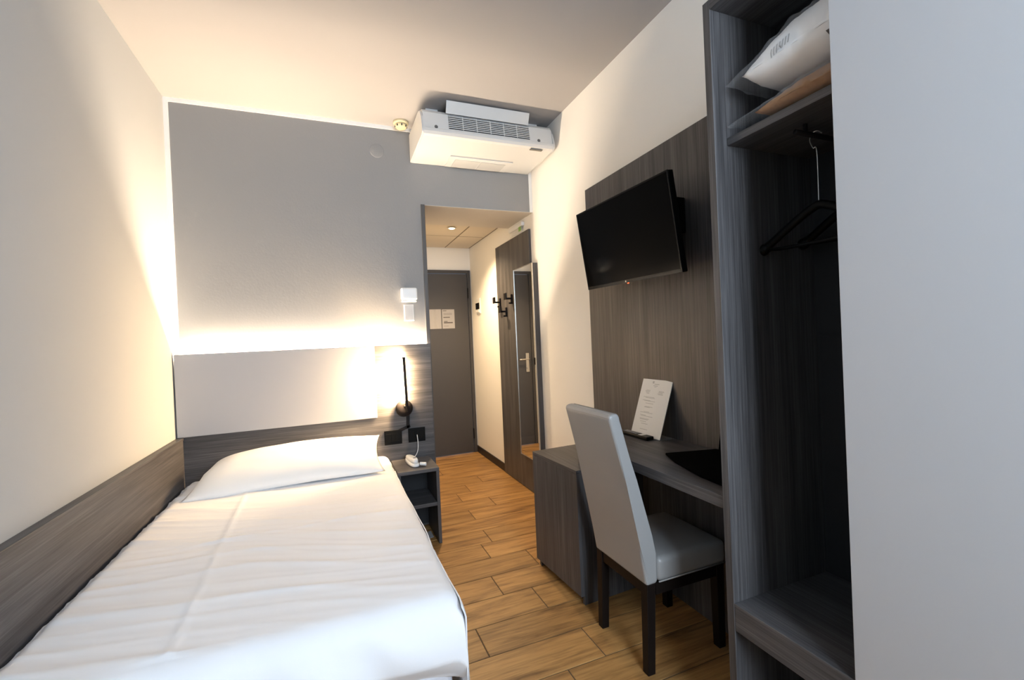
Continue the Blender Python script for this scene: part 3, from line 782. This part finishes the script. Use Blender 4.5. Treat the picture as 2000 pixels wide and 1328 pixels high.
# ================================================================== WARDROBE
wx0 = 1.971; wy1 = -2.205; wi = -2.231; wdoor = -2.572; wyN = -3.42; wtop = 2.296
wr_ = thing('wardrobe', 'dark open wardrobe with a plain grey door at the right', 'wardrobe', (2.19, -2.8, 0))
box('side_board', wood_z, wx0, W-.0005, wi, wy1, .002, wtop, wr_, .001)
box('side_board', wood_z, wx0+.022, W-.0005, wyN, wyN+.022, .002, wtop, wr_, .001)
box('partition', wood_z, wx0+.022, W-.014, -2.84, -2.818, .04, wtop-.031, wr_, .001)
box('top_board', wood_y, wx0, W-.0005, wyN+.0225, wi-.0004, wtop-.030, wtop, wr_, .001)
box('back_panel', dark_and_shade, W-.0135, W-.0005, wyN+.0225, wi-.0004, .04, wtop-.0305, wr_)  # deep interior shadow painted as the panel's near-black colour
box('shelf', wood_y, 2.021, W-.014, -2.8175, wi-.0004, 1.861, 1.884, wr_, .001, label='upper wardrobe shelf')
box('shelf', wood_y, wx0+.001, W-.014, -2.8175, wi-.0004, .387, .470, wr_, .002, label='thick lower wardrobe shelf')
box('bottom_board', wood_y, wx0+.03, W-.014, wyN+.0225, wi-.0004, .06, .08, wr_, .001)
dd = box('door', lam_grey, wx0-.001, wx0+.019, wyN+.001, wdoor, .03, wtop, wr_, .001, label='plain light grey wardrobe door')
# pull-out rail under the shelf
rl = cyl('rail', black_metal, (2.08, -2.405, 1.835), (2.390, -2.405, 1.835), .007, None, wr_, 14, True)
cyl('rail_holder', black_metal, (2.12, -2.405, 1.836), (2.12, -2.405, 1.8608), .006, None, wr_, 12)
def hanger(x, yc, zb, ang, label):
    t = thing('coat_hanger', label, 'hanger', (x, yc, zb), group='black wardrobe hangers')
    M2 = Matrix.Translation((x, yc, zb)) @ Matrix.Rotation(R(ang), 4, 'Z')
    arm = spline([(0, -.172, 0), (0, -.145, .016), (0, -.07, .062), (0, -.02, .088), (0, 0, .094), (0, .02, .088), (0, .07, .062), (0, .145, .016), (0, .172, 0)], 6)
    n = len(arm)
    tube('shoulders', black, [M2 @ p for p in arm], [.017 if (i < 3 or i > n-4) else .012 for i in range(n)], t, 12)
    for q in (-1, 1):
        bm = bmesh.new(); bmesh.ops.create_uvsphere(bm, u_segments=16, v_segments=10, radius=.0185, matrix=M2 @ Matrix.Translation((0, q*.175, -.001))); finish(bm, 'end_knob', black, t, True)
    bm = bmesh.new(); b_tube(bm, [M2 @ p for p in spline([(0, -.165, .0), (0, -.1, -.008), (0, .1, -.008), (0, .165, 0)], 5)], .006, 8); finish(bm, 'trouser_bar', black, t, True)
    zr = 1.835-zb
    hk = spline([(0, 0, .09), (0, 0, zr-.045), (0, .010, zr-.03), (0, .018, zr-.005), (0, .010, zr+.012), (0, -.004, zr+.0125), (0, -.015, zr+.002)], 6)
    tube('hook', chrome, [M2 @ p for p in hk], .0017, t, 8)
hanger(2.165, -2.405, 1.548, 2, 'black plastic hanger nearest the front of the open wardrobe')
hanger(2.325, -2.415, 1.572, -2, 'black plastic hanger deeper inside the open wardrobe')

# bagged bedding on the shelf
ZS = 1.8845
def bag(name, label, cat, x0, x1, y0, y1, zb, zt, inner_mat, lift, seed, innername, tip):
    t = thing(name, label, cat, ((x0+x1)/2, (y0+y1)/2, zb))
    def shell(inset, amp, extra):
        bm = bmesh.new()
        def S(sgn):
            def F(u, v):
                a, b = u*2-1, v*2-1
                th = (max(0, 1-abs(a)**3.0))**.6*(max(0, 1-abs(b)**(3.4 if b > 0 else 2.6)))**(.62 if sgn > 0 else .40)
                x = (x0+x1)/2+(x1-x0)/2*a*(1-inset); y = (y0+y1)/2+(y1-y0)/2*b*(1-inset*.8)
                if extra and b > .72: y += tip*((b-.72)/.28)**1.5
                zm = zb+(zt-zb)*.30+lift*max(0, b)**2
                z = zm+(sgn*(zt-zb)*(.70 if sgn > 0 else .30))*th*(1-inset*.4)
                nn = mnoise.noise((a*3+seed, b*3, sgn)); n3 = mnoise.noise((a*11+seed, b*7, sgn*2.))+(.6*abs(mnoise.noise((a*22, b*9+seed, 3.))) if extra else 0)
                z += amp*(nn*.8+abs(n3)*.9)*(1 if sgn > 0 else .2)*(.35+th)
                y += amp*.7*mnoise.noise((a*6, b*6, seed))
                return Vector((x, y, max(z, zb+.0008)))
            return F
        b_grid(bm, S(1), 40, 48); b_grid(bm, S(-1), 40, 48)
        bmesh.ops.remove_doubles(bm, verts=bm.verts[:], dist=.0004)
        return bm
    finish(shell(.04, .007, False), innername, inner_mat, t, True)
    finish(shell(0.0, .016, True), 'plastic_bag', bag_clear, t, True)
    return t
b1 = bag('bagged_blanket', 'brown blanket in clear plastic bag flat on wardrobe shelf', 'bagged blanket', 2.004, 2.375, -2.80, -2.330, ZS, ZS+.086, blanket_b, .0, 2.0, 'blanket', .085)
b2 = bag('bagged_pillow', 'white pillow in clear plastic bag on top of bagged blanket', 'bagged pillow', 1.994, 2.37, -2.80, -2.300, ZS+.088, ZS+.265, pillow_w, .0, 7.0, 'pillow_inside', .045)
# print on the upper bag, laid on its film
from mathutils.bvhtree import BVHTree
def bag_tree(t):
    me = [c for c in t.children if c.name.startswith('plastic_bag')][0].data; o = ORG[t.name]
    return BVHTree.FromPolygons([v.co+o for v in me.vertices], [p.vertices[:] for p in me.polygons])
tree = bag_tree(b2)
def lay(bm, parent, nm, mat):
    bmesh.ops.subdivide_edges(bm, edges=bm.edges[:], cuts=1)
    for v in bm.verts:
        h = tree.ray_cast(Vector((1.9, v.co.y, v.co.z)), Vector((1, 0, 0)))
        v.co.x = (h[0].x if h[0] is not None else 2.02)-.0015
    o = finish(bm, nm, mat, parent); o['kind'] = 'stuff'; return o
cu = bpy.data.curves.new('bag_lettering', 'FONT'); cu.body = 'P'; cu.size = .052; cu.align_x = 'CENTER'
co = bpy.data.objects.new('bag_lettering', cu); COL.objects.link(co); bpy.context.view_layer.update()
me = bpy.data.meshes.new_from_object(co); bpy.data.objects.remove(co)
bm = bmesh.new(); bm.from_mesh(me); bpy.data.meshes.remove(me)
for v in bm.verts: v.co = Vector((2.0, -2.552-v.co.x, 1.972+v.co.y))
lay(bm, b2, 'bag_lettering', ink_dark)
bm = bmesh.new()
for k in range(7): b_box(bm, 1.999, 2.0, -2.405-.008*k-.004, -2.405-.008*k, 2.02+.002*k, 2.044+.002*k)
lay(bm, b2, 'small_print', ink)
